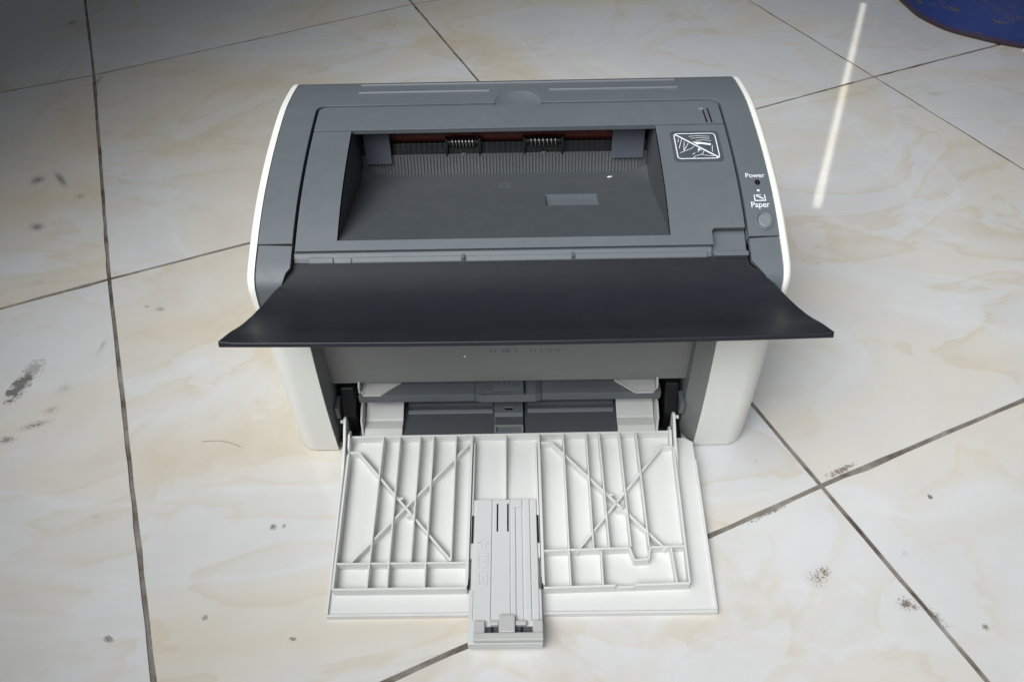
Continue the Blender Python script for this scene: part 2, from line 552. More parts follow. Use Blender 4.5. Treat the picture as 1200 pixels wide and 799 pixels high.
# cream side panels: outer plate along the whole profile, wider block below the grey corner
def side_panel(sgn, x_in, label):
    bm = bmesh.new()
    X = 0.185
    def surf(s, ax):
        y, z, ny, nz = P_sm(s)
        front = max(0.0, min(1.0, (0.186 - z) / 0.085)) if y < 0.12 else 0.0
        front = front * front * (3 - 2 * front)
        r = 0.0035 + 0.0135 * front
        u = max(0.0, (ax - (X - r)) / r)
        o = -r * (1 - math.sqrt(max(0.0, 1 - min(1, u) ** 2)))
        return (sgn * ax, y + ny * o, z + nz * o)
    def strip(xs, s0, s1, n):
        rows = []
        for k in range(n + 1):
            s = s0 + (s1 - s0) * k / n
            rows.append([bm.verts.new(surf(s, x)) for x in xs])
        for A, B in zip(rows, rows[1:]):
            for a in range(len(xs) - 1):
                bm.faces.new((A[a], A[a + 1], B[a + 1], B[a]))
        return rows
    def xs_for(x0):
        base = [x0, 0.5 * (x0 + 0.168), 0.168] if x0 < 0.165 else [x0]
        r = 0.017
        arc = [X - r + r * math.sin(math.radians(t)) for t in range(4, 91, 6)]
        return base + [a for a in arc if a > base[-1] + 1e-4]
    s_g = S_z(0.140)
    # full-length outer plate
    rows = strip(xs_for(0.1790), 0.0, ARC[-1], 150)
    bm.faces.new([r[-1] for r in rows])
    bm.faces.new([r[0] for r in rows][::-1])
    # front block
    rows = strip(xs_for(x_in)[: len([x for x in xs_for(x_in) if x < 0.1790])] + [0.1789], s_g, ARC[-1], 40)
    ins = [bm.verts.new((sgn * x_in, 0.075, rows[-1][0].co.z)), bm.verts.new((sgn * x_in, 0.075, rows[0][0].co.z))]
    bm.faces.new([r[0] for r in rows] + ins)
    o = link('side_panel', bm, 'cream', PR, smooth=35, recalc=True)
    o['label'] = label
    return o
side_panel(-1, 0.1510, 'cream left side panel')
side_panel(1, 0.1420, 'cream right side panel')

# grey top frame, U shaped, round inner corners, with a notch for the finger scoop
s_seam = S_y(0.0742)
sy = S_y
XL, XR = -0.1550, 0.1582
def arcpts(cx, cy, rx, ry, a0, a1, n=8):
    return [(cx + rx * math.cos(math.radians(a0 + (a1 - a0) * k / n)),
             cy + ry * math.sin(math.radians(a0 + (a1 - a0) * k / n))) for k in range(n + 1)]
inner = [(XL, 0.0742)] + arcpts(XL + 0.007, 0.2085 - 0.007, 0.007, 0.007, 180, 90) \
    + arcpts(0.0022, 0.2085, 0.0185, 0.0195, 180, 0, 14) \
    + arcpts(XR - 0.007, 0.2085 - 0.007, 0.007, 0.007, 90, 0) + [(XR, 0.0742)]
outer = [(0.1787, 0.0742), (0.1787, 0.2575), (-0.1787, 0.2575), (-0.1787, 0.0742)]
bm = bmesh.new()
poly = [(x, S_y(y)) for x, y in inner + outer]
psheet(bm, [poly], -0.0004, 0.012, 0.004)
TF = link('top_frame', bm, 'grey', PR, bevel=0.0006, smooth=38)

# finger scoop: concave hollow behind the cover edge
bm = bmesh.new()
rings = []
for k in range(7):
    f = 1 - k / 6
    ring = [on_top(0.0022 + 0.0183 * f * math.cos(math.radians(a)), 0.2085 + 0.0193 * f * math.sin(math.radians(a)),
                   -0.0006 - 0.0032 * (1 - f * f) ** 0.8) for a in range(-12, 193, 12)]
    rings.append([bm.verts.new(p) for p in ring])
for A, B in zip(rings, rings[1:]):
    for a in range(len(A) - 1):
        try:
            bm.faces.new((A[a], A[a + 1], B[a + 1], B[a]))
        except ValueError:
            pass
bmesh.ops.remove_doubles(bm, verts=bm.verts, dist=1e-6)
link('finger_scoop', bm, 'grey', TF, smooth=60)

# raised lines along the back of the top; worn highlight painted as paler plastic
for (x0, x1, y) in ((-0.1262, 0.1298, 0.2455), (-0.1256, -0.0205, 0.2292), (0.0267, 0.1296, 0.2290)):
    bm = bmesh.new()
    a, c2 = S_y(y + 0.0007), S_y(y - 0.0007)
    psheet(bm, [[(x0, a), (x1, a), (x1, c2), (x0, c2)]], 0.0007, 0.0014, 0.01)
    link('raised_line', bm, 'button', TF, bevel=0.0003, seg=1)

# grey corner caps that bend over the front
for sgn, xi in ((-1, 0.1552), (1, 0.1584)):
    bm = bmesh.new()
    s0, s1 = S_y(0.0732), S_z(0.136)
    mid = [(sgn * (xi + (0.1787 - xi) * k / 6), s0 + 0.0003 - 0.0010 * (k / 6 if sgn > 0 else k / 6)) for k in range(7)]
    cx_ = (0.1680, 0.1655, 0.1630, 0.1605, 0.1580) if sgn < 0 else (0.1750, 0.1725, 0.1698, 0.1672, 0.1615)
    cut = [(sgn * cx_[0], S_z(0.1555)), (sgn * cx_[1], S_z(0.1610)), (sgn * cx_[2], S_z(0.1680)), (sgn * cx_[3], S_y(0.0490)), (sgn * cx_[4], S_y(0.0545)), (sgn * xi, S_y(0.0580))]
    psheet(bm, [mid + [(sgn * 0.1787, S_z(0.1510))] + cut], -0.0012, 0.004, 0.003)
    link('corner_cap', bm, 'grey', PR, bevel=0.0005, smooth=38)

# top cover: rear bar and a U round the paper outlet
def S(poly):
    return [(x, S_y(y)) for x, y in poly]
CO = -0.0014
bm = bmesh.new()
TXL, TXR = -0.1530, 0.1564
rear = [(TXL, 0.1770), (TXR, 0.1770)] + arcpts(TXR - 0.006, 0.2070 - 0.006, 0.006, 0.006, 0, 90) \
    + arcpts(TXL + 0.006, 0.2070 - 0.006, 0.006, 0.006, 90, 180)
psheet(bm, [S(rear)], CO + 0.0003, 0.0040, 0.004)
CV_R = link('cover_rear_bar', bm, 'grey', PR, bevel=0.0006, smooth=38)
bm = bmesh.new()
OL, OR, OF, OB = -0.1245, 0.1050, 0.0762, 0.1762
notch = [(0.1335, 0.0692)] + [(0.1335, 0.0780)] + arcpts(0.1335 + 0.003, 0.0808 - 0.003, 0.003, 0.003, 180, 90, 5) + [(TXR, 0.0808)]
u = [(OL, OB), (TXL, OB), (TXL, 0.0692)] + notch + [(TXR, OB), (OR, OB), (OR, OF), (OL, OF)]
psheet(bm, [S(u)], CO, 0.0030, 0.004)
CV = link('top_cover', bm, 'grey', PR, bevel=0.0005, smooth=38)
# two short slots at the right rear of the cover
for x0, y0, y1, dx in ((0.1435, 0.1785, 0.1935, 0.0), (0.1472, 0.1785, 0.1960, 0.0)):
    bm = bmesh.new()
    psheet(bm, [S([(x0, y0), (x0 + 0.0011, y0), (x0 + 0.0004, y1), (x0 - 0.0006, y1)])], CO + 0.0006, 0.0004, 0.01)
    link('slot', bm, 'black', CV_R)
bm = bmesh.new()
psheet(bm, [S([(0.1400, 0.1935), (0.1440, 0.1935), (0.1440, 0.1965), (0.1400, 0.1965)])], CO + 0.0012, 0.0016, 0.01)
link('latch_tab', bm, 'button', CV_R, bevel=0.0003)

# floor of the thumb notch and the hinge strip in front of the cover
bm = bmesh.new()
psheet(bm, [S([(0.1330, 0.0640), (0.1576, 0.0640), (0.1576, 0.0830), (0.1330, 0.0830)])], -0.0075, 0.003, 0.01)
link('thumb_notch', bm, 'grey', PR, bevel=0.0004)
bm = bmesh.new()
psheet(bm, [S([(0.1338, 0.0618), (0.1572, 0.0618), (0.1572, 0.0652), (0.1338, 0.0652)])], -0.0022, 0.006, 0.01)
link('notch_lip', bm, 'grey', PR, bevel=0.0006)
bm = bmesh.new()
prism_x(bm, [(0.0650, 0.1660), (0.0800, 0.1660), (0.0800, 0.1812), (0.0698, 0.1812), (0.0676, 0.1790), (0.0658, 0.1766)], -0.1545, 0.1330)
HS = link('hinge_strip', bm, 'grey', PR, bevel=0.0006)
for x0, x1, h in ((-0.1440, -0.1270, 0.0022), (-0.1268, -0.1145, 0.0014), (-0.1143, -0.0385, 0.0019), (-0.0365, 0.0370, 0.0016), (0.0385, 0.1300, 0.0020)):
    bm = bmesh.new()
    prism_x(bm, [(0.0650, 0.1745), (0.0680, 0.1750), (0.0682, 0.1786 + h * .5), (0.0672, 0.1782 + h * .5), (0.0648, 0.1762 + h * .3)], x0, x1)
    link('hinge_block', bm, 'grey', HS, bevel=0.0006)
for x in (-0.0375, 0.0377):
    bm = bmesh.new()
    box(bm, x - 0.0011, x + 0.0011, 0.0646, 0.0690, 0.174, 0.1802)
    link('hinge_knuckle', bm, 'grey', HS, bevel=0.0004)

# ------------------------------------------------------------------ output recess
zl = ztop(OF) - 0.0022
FY0, FZ0, FY1, FZ1 = OF, zl, 0.1890, 0.1628
def floor_z(y):
    return FZ0 + (FZ1 - FZ0) * (y - FY0) / (FY1 - FY0)
bm = bmesh.new()
# floor grid with rectangular finger well and small fillets towards the walls
RX0, RX1, RY0, RY1 = 0.0212, 0.0610, 0.1288, 0.1485
def rec_z(x, y):
    z = floor_z(y)
    r = 0.010
    by = max(0.0, (y - (FY1 - r)) / r)
    d = 0.0
    e = 0.020
    bl = max(0.0, 1 - (x - OL) / e) * max(0.0, min(1, (y - 0.165) / 0.024))
    br = max(0.0, 1 - (OR - x) / e) * max(0.0, min(1, (y - 0.165) / 0.024))
    d += 0.006 * (bl ** 2 + br ** 2)
    return z + d + 0.0012 * by ** 2
xs = sorted(set([OL + (OR - OL) * k / 60 for k in range(61)]) | {RX0, RX1})
ys = sorted(set([FY0 + (FY1 - FY0) * k / 36 for k in range(37)]) | {RY0, RY1})
gv = {}
for i, x in enumerate(xs):
    for j, y in enumerate(ys):
        gv[i, j] = bm.verts.new((x, y, rec_z(x, y)))
for i in range(len(xs) - 1):
    for j in range(len(ys) - 1):
        if RX0 <= xs[i] and xs[i + 1] <= RX1 and RY0 <= ys[j] and ys[j + 1] <= RY1:
            continue
        bm.faces.new((gv[i, j], gv[i + 1, j], gv[i + 1, j + 1], gv[i, j + 1]))
RC = link('output_recess_floor', bm, 'grey_tray', PR, smooth=40, recalc=False)
bm = bmesh.new()
dz = 0.0035
t = [(RX0, RY0), (RX1, RY0), (RX1, RY1), (RX0, RY1)]
tv = [bm.verts.new((x, y, floor_z(y))) for x, y in t]
bv = [bm.verts.new((x + (0.0012 if k in (0, 3) else -0.0012), y + (0.0004 if k < 2 else -0.0006), floor_z(RY1) - 0.0020 + (0.0 if k > 1 else 0.0022))) for k, (x, y) in enumerate(t)]
for k in range(4):
    bm.faces.new((tv[k], tv[(k + 1) % 4], bv[(k + 1) % 4], bv[k]))
bm.faces.new(bv)
link('finger_well', bm, 'grey', RC, recalc=True)
# side walls and front lip
for x, dx in ((OL, -0.002), (OR, 0.002)):
    bm = bmesh.new()
    top = [(y, ztop(y) - 0.0022) for y in [OF + (0.200 - OF) * k / 10 for k in range(11)]]
    prism_x(bm, [(OF - 0.001, zl - 0.012), (0.200, 0.150)] + top[::-1], x, x + dx)
    link('recess_wall', bm, 'grey_tray', PR)
# ribbed back wall
bm = bmesh.new()
prism_x(bm, [(0.1888, 0.158), (0.1888, 0.1632), (0.1935, 0.1792), (0.1950, 0.1794), (0.1950, 0.158)], OL + 0.0002, OR - 0.0002)
RW = link('recess_back_wall', bm, 'grey_tray', PR, bevel=0.0004)
bm = bmesh.new()
x = -0.116
while x < 0.098:
    prism_x(bm, [(0.1883, 0.1640), (0.1926, 0.1790), (0.1938, 0.1790), (0.1895, 0.1640)], x, x + 0.0014)
    x += 0.00265
o = link('wall_ribs', bm, 'rib', RW)
o['kind'] = 'stuff'

# paper outlet: dark slot with guide, red roller, springs
bm = bmesh.new()
box(bm, OL - 0.004, OR + 0.004, 0.2200, 0.2220, 0.150, 0.2085)
link('outlet_back_wall', bm, 'black', PR)
bm = bmesh.new()
prism_x(bm, [(0.1960, 0.160), (0.1960, 0.1775), (0.1995, 0.1860), (0.2020, 0.1868), (0.2050, 0.160)], OL, OR)
OG = link('outlet_guide', bm, 'black', PR, bevel=0.0004)
bm = bmesh.new()
x = -0.098
while x < 0.078:
    prism_x(bm, [(0.1953, 0.1755), (0.1991, 0.1864), (0.2010, 0.1870), (0.2010, 0.1780)], x, x + 0.0016)
    x += 0.0042
o = link('guide_ribs', bm, 'black', OG)
o['kind'] = 'stuff'
bm = bmesh.new()
tube(bm, [(-0.108, 0.2090, 0.1900), (0.088, 0.2090, 0.1900)], 0.0072, 20)
link('red_roller', bm, 'red', PR, smooth=40)
bm = bmesh.new()
prism_x(bm, [(0.1950, 0.2005), (0.2040, 0.1995), (0.2150, 0.2090), (0.1950, 0.2085)], OL, OR)
link('outlet_top_rail', bm, 'black', PR)
for x0, x1 in ((-0.0515, -0.0330), (0.0105, 0.0330)):
    bm = bmesh.new()
    pts = []
    turns, rr_ = 7, 0.0045
    for k in range(turns * 14 + 1):
        t = k / 14 * 2 * math.pi
        pts.append((x0 + (x1 - x0) * k / (turns * 14), 0.1975 + rr_ * math.cos(t), 0.1882 + rr_ * math.sin(t)))
    tube(bm, pts, 0.00045, 6)
    link('spring', bm, 'steel', PR, smooth=60)
    bm = bmesh.new()
    tube(bm, [(x0 - 0.004, 0.1975, 0.1882), (x1 + 0.004, 0.1975, 0.1882)], 0.0030, 12)
    link('spring_core', bm, 'black', PR, smooth=40)
    for xa in (x0 - 0.005, x1 + 0.003):
        bm = bmesh.new()
        prism_x(bm, [(0.1930, 0.1770), (0.1930, 0.1850), (0.1955, 0.1920), (0.2000, 0.1920), (0.2000, 0.1770)], xa, xa + 0.002)
        link('spring_bracket', bm, 'black', PR, bevel=0.0003)
    bm = bmesh.new()
    xm = 0.5 * (x0 + x1)
    box(bm, xm - 0.0017, xm + 0.0017, 0.1925, 0.1930, 0.1800, 0.1808)
    box(bm, xm - 0.0004, xm + 0.0004, 0.1925, 0.1930, 0.1785, 0.1799)
    link('guide_mark', bm, 'emboss', PR)
for k in range(9):
    bm = bmesh.new()
    xx = -0.092 + k * 0.0185
    box(bm, xx, xx + 0.0012, 0.1940, 0.2000, 0.1960, 0.2045)
    link('rail_tooth', bm, 'black', PR)
# two hanging paper flaps
for x0, x1, zb in ((-0.1203, -0.0998, 0.1745), (0.0757, 0.1010, 0.1765)):
    bm = bmesh.new()
    rows = []
    for k in range(9):
        f = k / 8
        z = 0.2055 + (zb - 0.2055) * f
        y = 0.1925 - 0.0042 * f * f
        rows.append([bm.verts.new((x0, y, z)), bm.verts.new((x1, y, z)), bm.verts.new((x1, y + 0.001, z)), bm.verts.new((x0, y + 0.001, z))])
    for A, B in zip(rows, rows[1:]):
        for a in range(4):
            bm.faces.new((A[a], A[(a + 1) % 4], B[(a + 1) % 4], B[a]))
    bm.faces.new(rows[0])
    bm.faces.new(rows[-1][::-1])
    link('paper_flap', bm, 'flap', PR, bevel=0.0003)

# printed / moulded marks -------------------------------------------------
def stroke2(bm, pts, wdt, fn):
    """flat ribbon through 2D points, mapped by fn(x, y) -> 3D"""
    P = [Vector(p) for p in pts]
    L, R = [], []
    for i, p in enumerate(P):
        d = (P[min(i + 1, len(P) - 1)] - P[max(i - 1, 0)]).normalized()
        n = Vector((-d.y, d.x)) * wdt / 2
        L.append(bm.verts.new(fn(*(p + n))))
        R.append(bm.verts.new(fn(*(p - n))))
    for i in range(len(P) - 1):
        bm.faces.new((L[i], R[i], R[i + 1], L[i + 1]))

cov = lambda x, y: on_top(x, y, CO + 0.0006)
frm = lambda x, y: on_top(x, y, 0.0)
# no-touch sticker at the right of the outlet
LX0, LX1, LY0, LY1 = 0.1172, 0.1474, 0.1392, 0.1655
bm = bmesh.new()
psheet(bm, [S(rounded_rect(LX0 - 0.0028, LX1 + 0.0028, LY0 - 0.0028, LY1 + 0.0032, 0.003))], CO + 0.0003, 0.0002, 0.004)
ST = link('warning_sticker', bm, 'sticker', CV)
bm = bmesh.new()
rrp = rounded_rect(LX0, LX1, LY0, LY1, 0.0026, 5)
stroke2(bm, rrp + [rrp[0], rrp[1]], 0.00075, cov)
stroke2(bm, [(LX0 + 0.0006, LY1 - 0.0006), (LX1 - 0.0006, LY0 + 0.0006)], 0.00125, lambda x, y: cov(x, y) + Vector((0, 0, 0.00005)))
link('sticker_frame', bm, 'print', ST)
bm = bmesh.new()
def lab(u, v):
    return (LX0 + u * (LX1 - LX0), LY1 - v * (LY1 - LY0))
lines = [[(0.09, .2), (0.07, .36)], [(0.17, .22), (0.07, .6)], [(0.22, .33), (0.17, .70)], [(0.31, .40), (0.17, .70)],
         [(0.08, .78), (0.20, .70), (0.36, .62), (0.44, .52)], [(0.36, .86), (0.43, .78)], [(0.36, .97), (0.45, .89), (0.56, .86), (0.62, .80), (0.66, .70)],
         [(0.58, .86), (0.72, .90), (0.86, .92)], [(0.50, .76), (0.54, .66)], [(0.88, .50), (0.85, .76)], [(0.53, .66), (0.60, .70)],
         [(0.35, .12), (0.55, .10), (0.86, .13)], [(0.40, .20), (0.60, .18), (0.86, .22)], [(0.50, .30), (0.70, .27), (0.87, .32)]]
for ln_ in lines:
    stroke2(bm, [lab(*p) for p in ln_], 0.0004, cov)
f = [bm.verts.new(cov(*lab(*p))) for p in ((0.42, .34), (0.60, .36), (0.86, .43), (0.84, .50), (0.62, .44), (0.52, .46))]
bm.faces.new(f)
f = [bm.verts.new(cov(*lab(*p))) for p in ((0.53, .60), (0.58, .64), (0.56, .70), (0.51, .68))]
bm.faces.new(f)
link('sticker_drawing', bm, 'print', ST)

def text_mesh(body, width, cx, cy, fn, name, mat, parent, off=0.008, ysc=1.0):
    cu = bpy.data.curves.new('t', 'FONT')
    cu.body = body
    cu.size = 1
    cu.offset = off
    cu.align_x = 'CENTER'
    o = bpy.data.objects.new('t', cu)
    COL.objects.link(o)
    dg = bpy.context.evaluated_depsgraph_get()
    dg.update()
    me = bpy.data.meshes.new_from_object(o.evaluated_get(dg))
    bpy.data.objects.remove(o)
    xs_ = [v.co.x for v in me.vertices]
    ys_ = [v.co.y for v in me.vertices]
    k = width / (max(xs_) - min(xs_))
    mx = 0.5 * (max(xs_) + min(xs_))
    my = 0.33
    ysc *= 1.12
    for v in me.vertices:
        v.co = fn(cx + (v.co.x - mx) * k, cy + (v.co.y - my) * k * ysc)
    bm = bmesh.new()
    bm.from_mesh(me)
    bpy.data.meshes.remove(me)
    return link(name, bm, mat, parent, recalc=False)
prt = lambda x, y: on_top(x, y, 0.00005)
text_mesh('Power', 0.0136, 0.1692, 0.1214, prt, 'power_lettering', 'print', TF, 0.009)
text_mesh('Paper', 0.0128, 0.1690, 0.0968, prt, 'paper_lettering', 'print', TF, 0.009)
# power lamp hole
bm = bmesh.new()
psheet(bm, [S(arcpts(0.1699, 0.1154, 0.0019, 0.0023, 0, 337, 15))], 0.0, 0.0005, 0.01)
link('power_lamp', bm, 'black', TF)
# paper icon: tray with slanted sheet and a spark above
bm = bmesh.new()
ix, iy = 0.1694, 0.1022
stroke2(bm, [(ix - 0.0036, iy + 0.0024), (ix - 0.0036, iy - 0.0022)], 0.0007, prt)
stroke2(bm, [(ix - 0.0040, iy - 0.0022), (ix + 0.0040, iy - 0.0022)], 0.0008, prt)
stroke2(bm, [(ix + 0.0036, iy - 0.0022), (ix + 0.0036, iy + 0.0024)], 0.0007, prt)
stroke2(bm, [(ix - 0.0022, iy + 0.0018), (ix + 0.0024, iy - 0.0008)], 0.0010, prt)
stroke2(bm, [(ix - 0.0026, iy + 0.0024), (ix + 0.0012, iy + 0.0024)], 0.0005, prt)
stroke2(bm, [(ix - 0.0010, iy + 0.0060), (ix + 0.0008, iy + 0.0060)], 0.0016, prt)
link('paper_icon', bm, 'print', TF)
# paper button in an oval hollow
bm = bmesh.new()
rings = []
for k, (f, dz) in enumerate(((1.0, 0.0003), (0.85, 0.0006), (0.72, 0.0004), (0.62, -0.0006), (0.3, -0.0010))):
    rings.append([bm.verts.new(on_top(0.1699 + 0.0066 * f * math.cos(a), 0.0852 + 0.0070 * f * math.sin(a), dz)) for a in [2 * math.pi * q / 28 for q in range(28)]])
for A, B in zip(rings, rings[1:]):
    for q in range(28):
        bm.faces.new((A[q], A[(q + 1) % 28], B[(q + 1) % 28], B[q]))
bm.faces.new(rings[-1])
BT = link('button_bezel', bm, 'grey', TF, smooth=50)
bm = bmesh.new()
psheet(bm, [S(arcpts(0.1699, 0.0842, 0.0045, 0.0050, 0, 345, 23))], 0.0016, 0.002, 0.02)
link('paper_button', bm, 'button', TF, bevel=0.0006, smooth=40)
# moulded arrow on the recess floor
rfl = lambda x, y: Vector((x, y, floor_z(y) + 0.0003))
bm = bmesh.new()
ax, ay = -0.0098, 0.1660
stroke2(bm, [(ax - 0.0060, ay - 0.0036), (ax + 0.0060, ay - 0.0036)], 0.0006, rfl)
stroke2(bm, [(ax - 0.0042, ay + 0.0010), (ax, ay + 0.0050), (ax + 0.0042, ay + 0.0010)], 0.0006, rfl)
stroke2(bm, [(ax - 0.0020, ay + 0.0012), (ax - 0.0028, ay - 0.0026), (ax + 0.0028, ay - 0.0026), (ax + 0.0020, ay + 0.0012)], 0.0005, rfl)
link('outlet_arrow', bm, 'emboss', RC)

# ------------------------------------------------------------------ curved output shelf
SH = [(0.0655, 0.1766), (0.0600, 0.1746), (0.0550, 0.1728), (0.0490, 0.1709), (0.0425, 0.1693), (0.0350, 0.1684), (0.0260, 0.1686), (0.0160, 0.1711), (0.0050, 0.1757), (-0.0060, 0.1818), (-0.0150, 0.1862), (-0.0212, 0.1892)]
SHP = catmull(SH, 3)
def shw(y):
    tab = [(-0.03, .1840), (-0.0212, .1835), (-0.006, .1822), (0.005, .1808), (0.016, .1792), (0.026, .1768), (0.035, .1731), (0.0425, .1695), (0.049, .1658), (0.055, .1615), (0.059, .1570), (0.07, .1560)]
    for (a, fa), (c2, fc) in zip(tab, tab[1:]):
        if a <= y <= c2:
            return fa + (fc - fa) * (y - a) / (c2 - a)
    return tab[-1][1]
bm = bmesh.new()
rowsT, rowsB = [], []
NX = 40
for i, (y, z) in enumerate(SHP):
    a = SHP[max(i - 1, 0)]
    c2 = SHP[min(i + 1, len(SHP) - 1)]
    ty, tz = c2[0] - a[0], c2[1] - a[1]
    l = math.hypot(ty, tz)
    ny, nz = tz / l, -ty / l
    hw = shw(y)
    SCX = 0.0012 + 0.0022 * max(0.0, min(1.0, (0.0600 - y) / 0.012))
    T, B = [], []
    fw = max(0, (0.04 - y) / 0.06)
    for k in range(NX + 1):
        f = -1 + 2 * k / NX
        x = SCX + hw * f
        e = max(0.0, (abs(x - SCX) - (hw - 0.0035)) / 0.0035)
        up_ = 0.0010 * min(1, e) if y < 0.045 else 0
        bow = -0.0022 * (1 - f * f) * min(1, fw)
        T.append(bm.verts.new((x, y + ny * up_ + bow, z + nz * up_)))
        B.append(bm.verts.new((x, y - ny * 0.0030 + bow, z - nz * 0.0030)))
    rowsT.append(T)
    rowsB.append(B)
for R_ in (rowsT, rowsB):
    for A, B in zip(R_, R_[1:]):
        for k in range(NX):
            bm.faces.new((A[k], A[k + 1], B[k + 1], B[k]))
for i in range(len(SHP) - 1):
    for k in (0, NX):
        bm.faces.new((rowsT[i][k], rowsT[i + 1][k], rowsB[i + 1][k], rowsB[i][k]))
for i in (0, len(SHP) - 1):
    for k in range(NX):
        bm.faces.new((rowsT[i][k], rowsT[i][k + 1], rowsB[i][k + 1], rowsB[i][k]))
link('output_shelf', bm, 'shelf', PR, bevel=0.0005, seg=3, smooth=30)

# ------------------------------------------------------------------ front opening
def front_y(z):
    y, zz, _, _ = P_at(S_z(z))
    return y
bm = bmesh.new()
prism_x(bm, [(0.0580, 0.0575), (0.0610, 0.0575), (0.0630, 0.1700), (0.0600, 0.1700)], -0.1500, 0.1318)
FF = link('front_face', bm, 'grey_face', PR, bevel=0.0006)
# white fleck stuck to the face
bm = bmesh.new()
fx, fz = -0.0420, 0.0870
fy = 0.0580 + (fz - 0.0575) * 0.0020 / 0.1125
bm.faces.new([bm.verts.new((fx + a, fy - 0.0003, fz + c2)) for a, c2 in ((0, 0.0011), (-0.0012, 0.0003), (-0.0005, -0.0004), (-0.0002, -0.0016), (0.0006, -0.0004), (0.0013, -0.0001))])
link('white_fleck', bm, 'scrap', FF)
# faint moulded marks on the face under the shelf
for k, x in enumerate((-0.022, -0.019, -0.013, -0.0105, -0.0085, -0.003, 0.008, 0.0115, 0.0165, 0.0205, 0.0235, 0.0275, 0.0300)):
    bm = bmesh.new()
    z0, h = 0.0905, rnd.choice((0.003, 0.0042))
    yy = 0.0580 + (z0 - 0.0575) * 0.0020 / 0.1125
    box(bm, x, x + 0.0005, yy - 0.0003, yy + 0.0005, z0, z0 + h)
    link('moulded_mark', bm, 'grey_dark', FF)
# jambs: slanted grey returns between the cream panels and the face
def jamb(x_out, y_in, x_in):
    bm = bmesh.new()
    rows = []
    for k in range(25):
        z = 0.002 + (0.160 - 0.002) * k / 24
        y = front_y(z) + 0.0010
        rows.append([bm.verts.new((x_out, y, z)), bm.verts.new((x_in, y + y_in, z)), bm.verts.new((x_in, 0.19, z)), bm.verts.new((x_out, 0.19, z))])
    for A, B in zip(rows, rows[1:]):
        for a in range(4):
            bm.faces.new((A[a], A[(a + 1) % 4], B[(a + 1) % 4], B[a]))
    bm.faces.new(rows[0])
    bm.faces.new(rows[-1][::-1])
    link('jamb', bm, 'grey_face', PR, bevel=0.0005)
jamb(-0.1507, 0.016, -0.1490)
jamb(0.1417, 0.013, 0.1316)
# inside: base, dark back and roof
bm = bmesh.new()
box(bm, -0.1488, 0.1314, 0.036, 0.19, 0.004, 0.010)
link('base_plate', bm, 'black', PR)
bm = bmesh.new()
box(bm, -0.1488, 0.1314, 0.185, 0.188, 0.0105, 0.158)
link('inner_back_wall', bm, 'black', PR)
bm = bmesh.new()
box(bm, -0.178, 0.178, 0.2530, 0.2560, 0.004, 0.198)
link('rear_wall', bm, 'grey', PR)
# dark hinge housings left and right of the trays
for x0, x1 in ((-0.1445, -0.1335), (0.1165, 0.1270)):
    bm = bmesh.new()
    prism_x(bm, [(0.046, 0.0105), (0.046, 0.030), (0.058, 0.052), (0.100, 0.056), (0.100, 0.0105)], x0, x1)
    link('hinge_housing', bm, 'black', PR, bevel=0.001)
for x0, x1, z0 in ((-0.1488, -0.1452, 0.030), (0.1275, 0.1314, 0.030)):
    bm = bmesh.new()
    box(bm, x0, x1, 0.044, 0.058, z0, z0 + 0.013)
    link('hinge_bracket', bm, 'grey', PR, bevel=0.0006)

# upper (manual feed) tray
bm = bmesh.new()
fp = [(-0.1292, 0.19), (-0.1292, 0.0505), (-0.0362, 0.0505), (-0.0312, 0.0480), (0.0122, 0.0480), (0.0172, 0.0505), (0.1122, 0.0505), (0.1122, 0.19)]
def zt_u(x, y):
    return 0.0505 if (x < -0.034 or x > 0.015) else 0.0535
prism_z(bm, fp[:3] + [(-0.0362, 0.19)], 0.0420, 0.0502)
prism_z(bm, [(0.0172, 0.19), (0.0172, 0.0505), (0.1122, 0.0505), (0.1122, 0.19)], 0.0420, 0.0502)
prism_z(bm, [(-0.0361, 0.19), (-0.0361, 0.0506), (-0.0312, 0.0480), (0.0122, 0.0480), (0.0171, 0.0506), (0.0171, 0.19)],
        lambda x, y: 0.0421 if (x < -0.034 or x > 0.015) else 0.0432, lambda x, y: 0.0503 if (x < -0.034 or x > 0.015) else 0.0528)
UT = link('upper_tray', bm, 'grey', PR, bevel=0.0006)
bm = bmesh.new()
box(bm, -0.0215, 0.0028, 0.0515, 0.12, 0.0520, 0.0545)
link('tray_slider', bm, 'grey', UT, bevel=0.0004)
bm = bmesh.new()
for x, wd in ((-0.0172, 0.0006), (-0.0128, 0.0006), (-0.0092, 0.0006), (-0.0020, 0.0006)):
    box(bm, x, x + wd, 0.0560, 0.0640, 0.0545, 0.0547)
box(bm, -0.0052, -0.0012, 0.0560, 0.0566, 0.0545, 0.0547)
box(bm, -0.0052, -0.0046, 0.0567, 0.0590, 0.0545, 0.0547)
link('moulded_mark', bm, 'grey_dark', UT)
bm = bmesh.new()
box(bm, 0.0030, 0.0038, 0.0485, 0.12, 0.0520, 0.0540)
link('slider_gap', bm, 'black', UT)

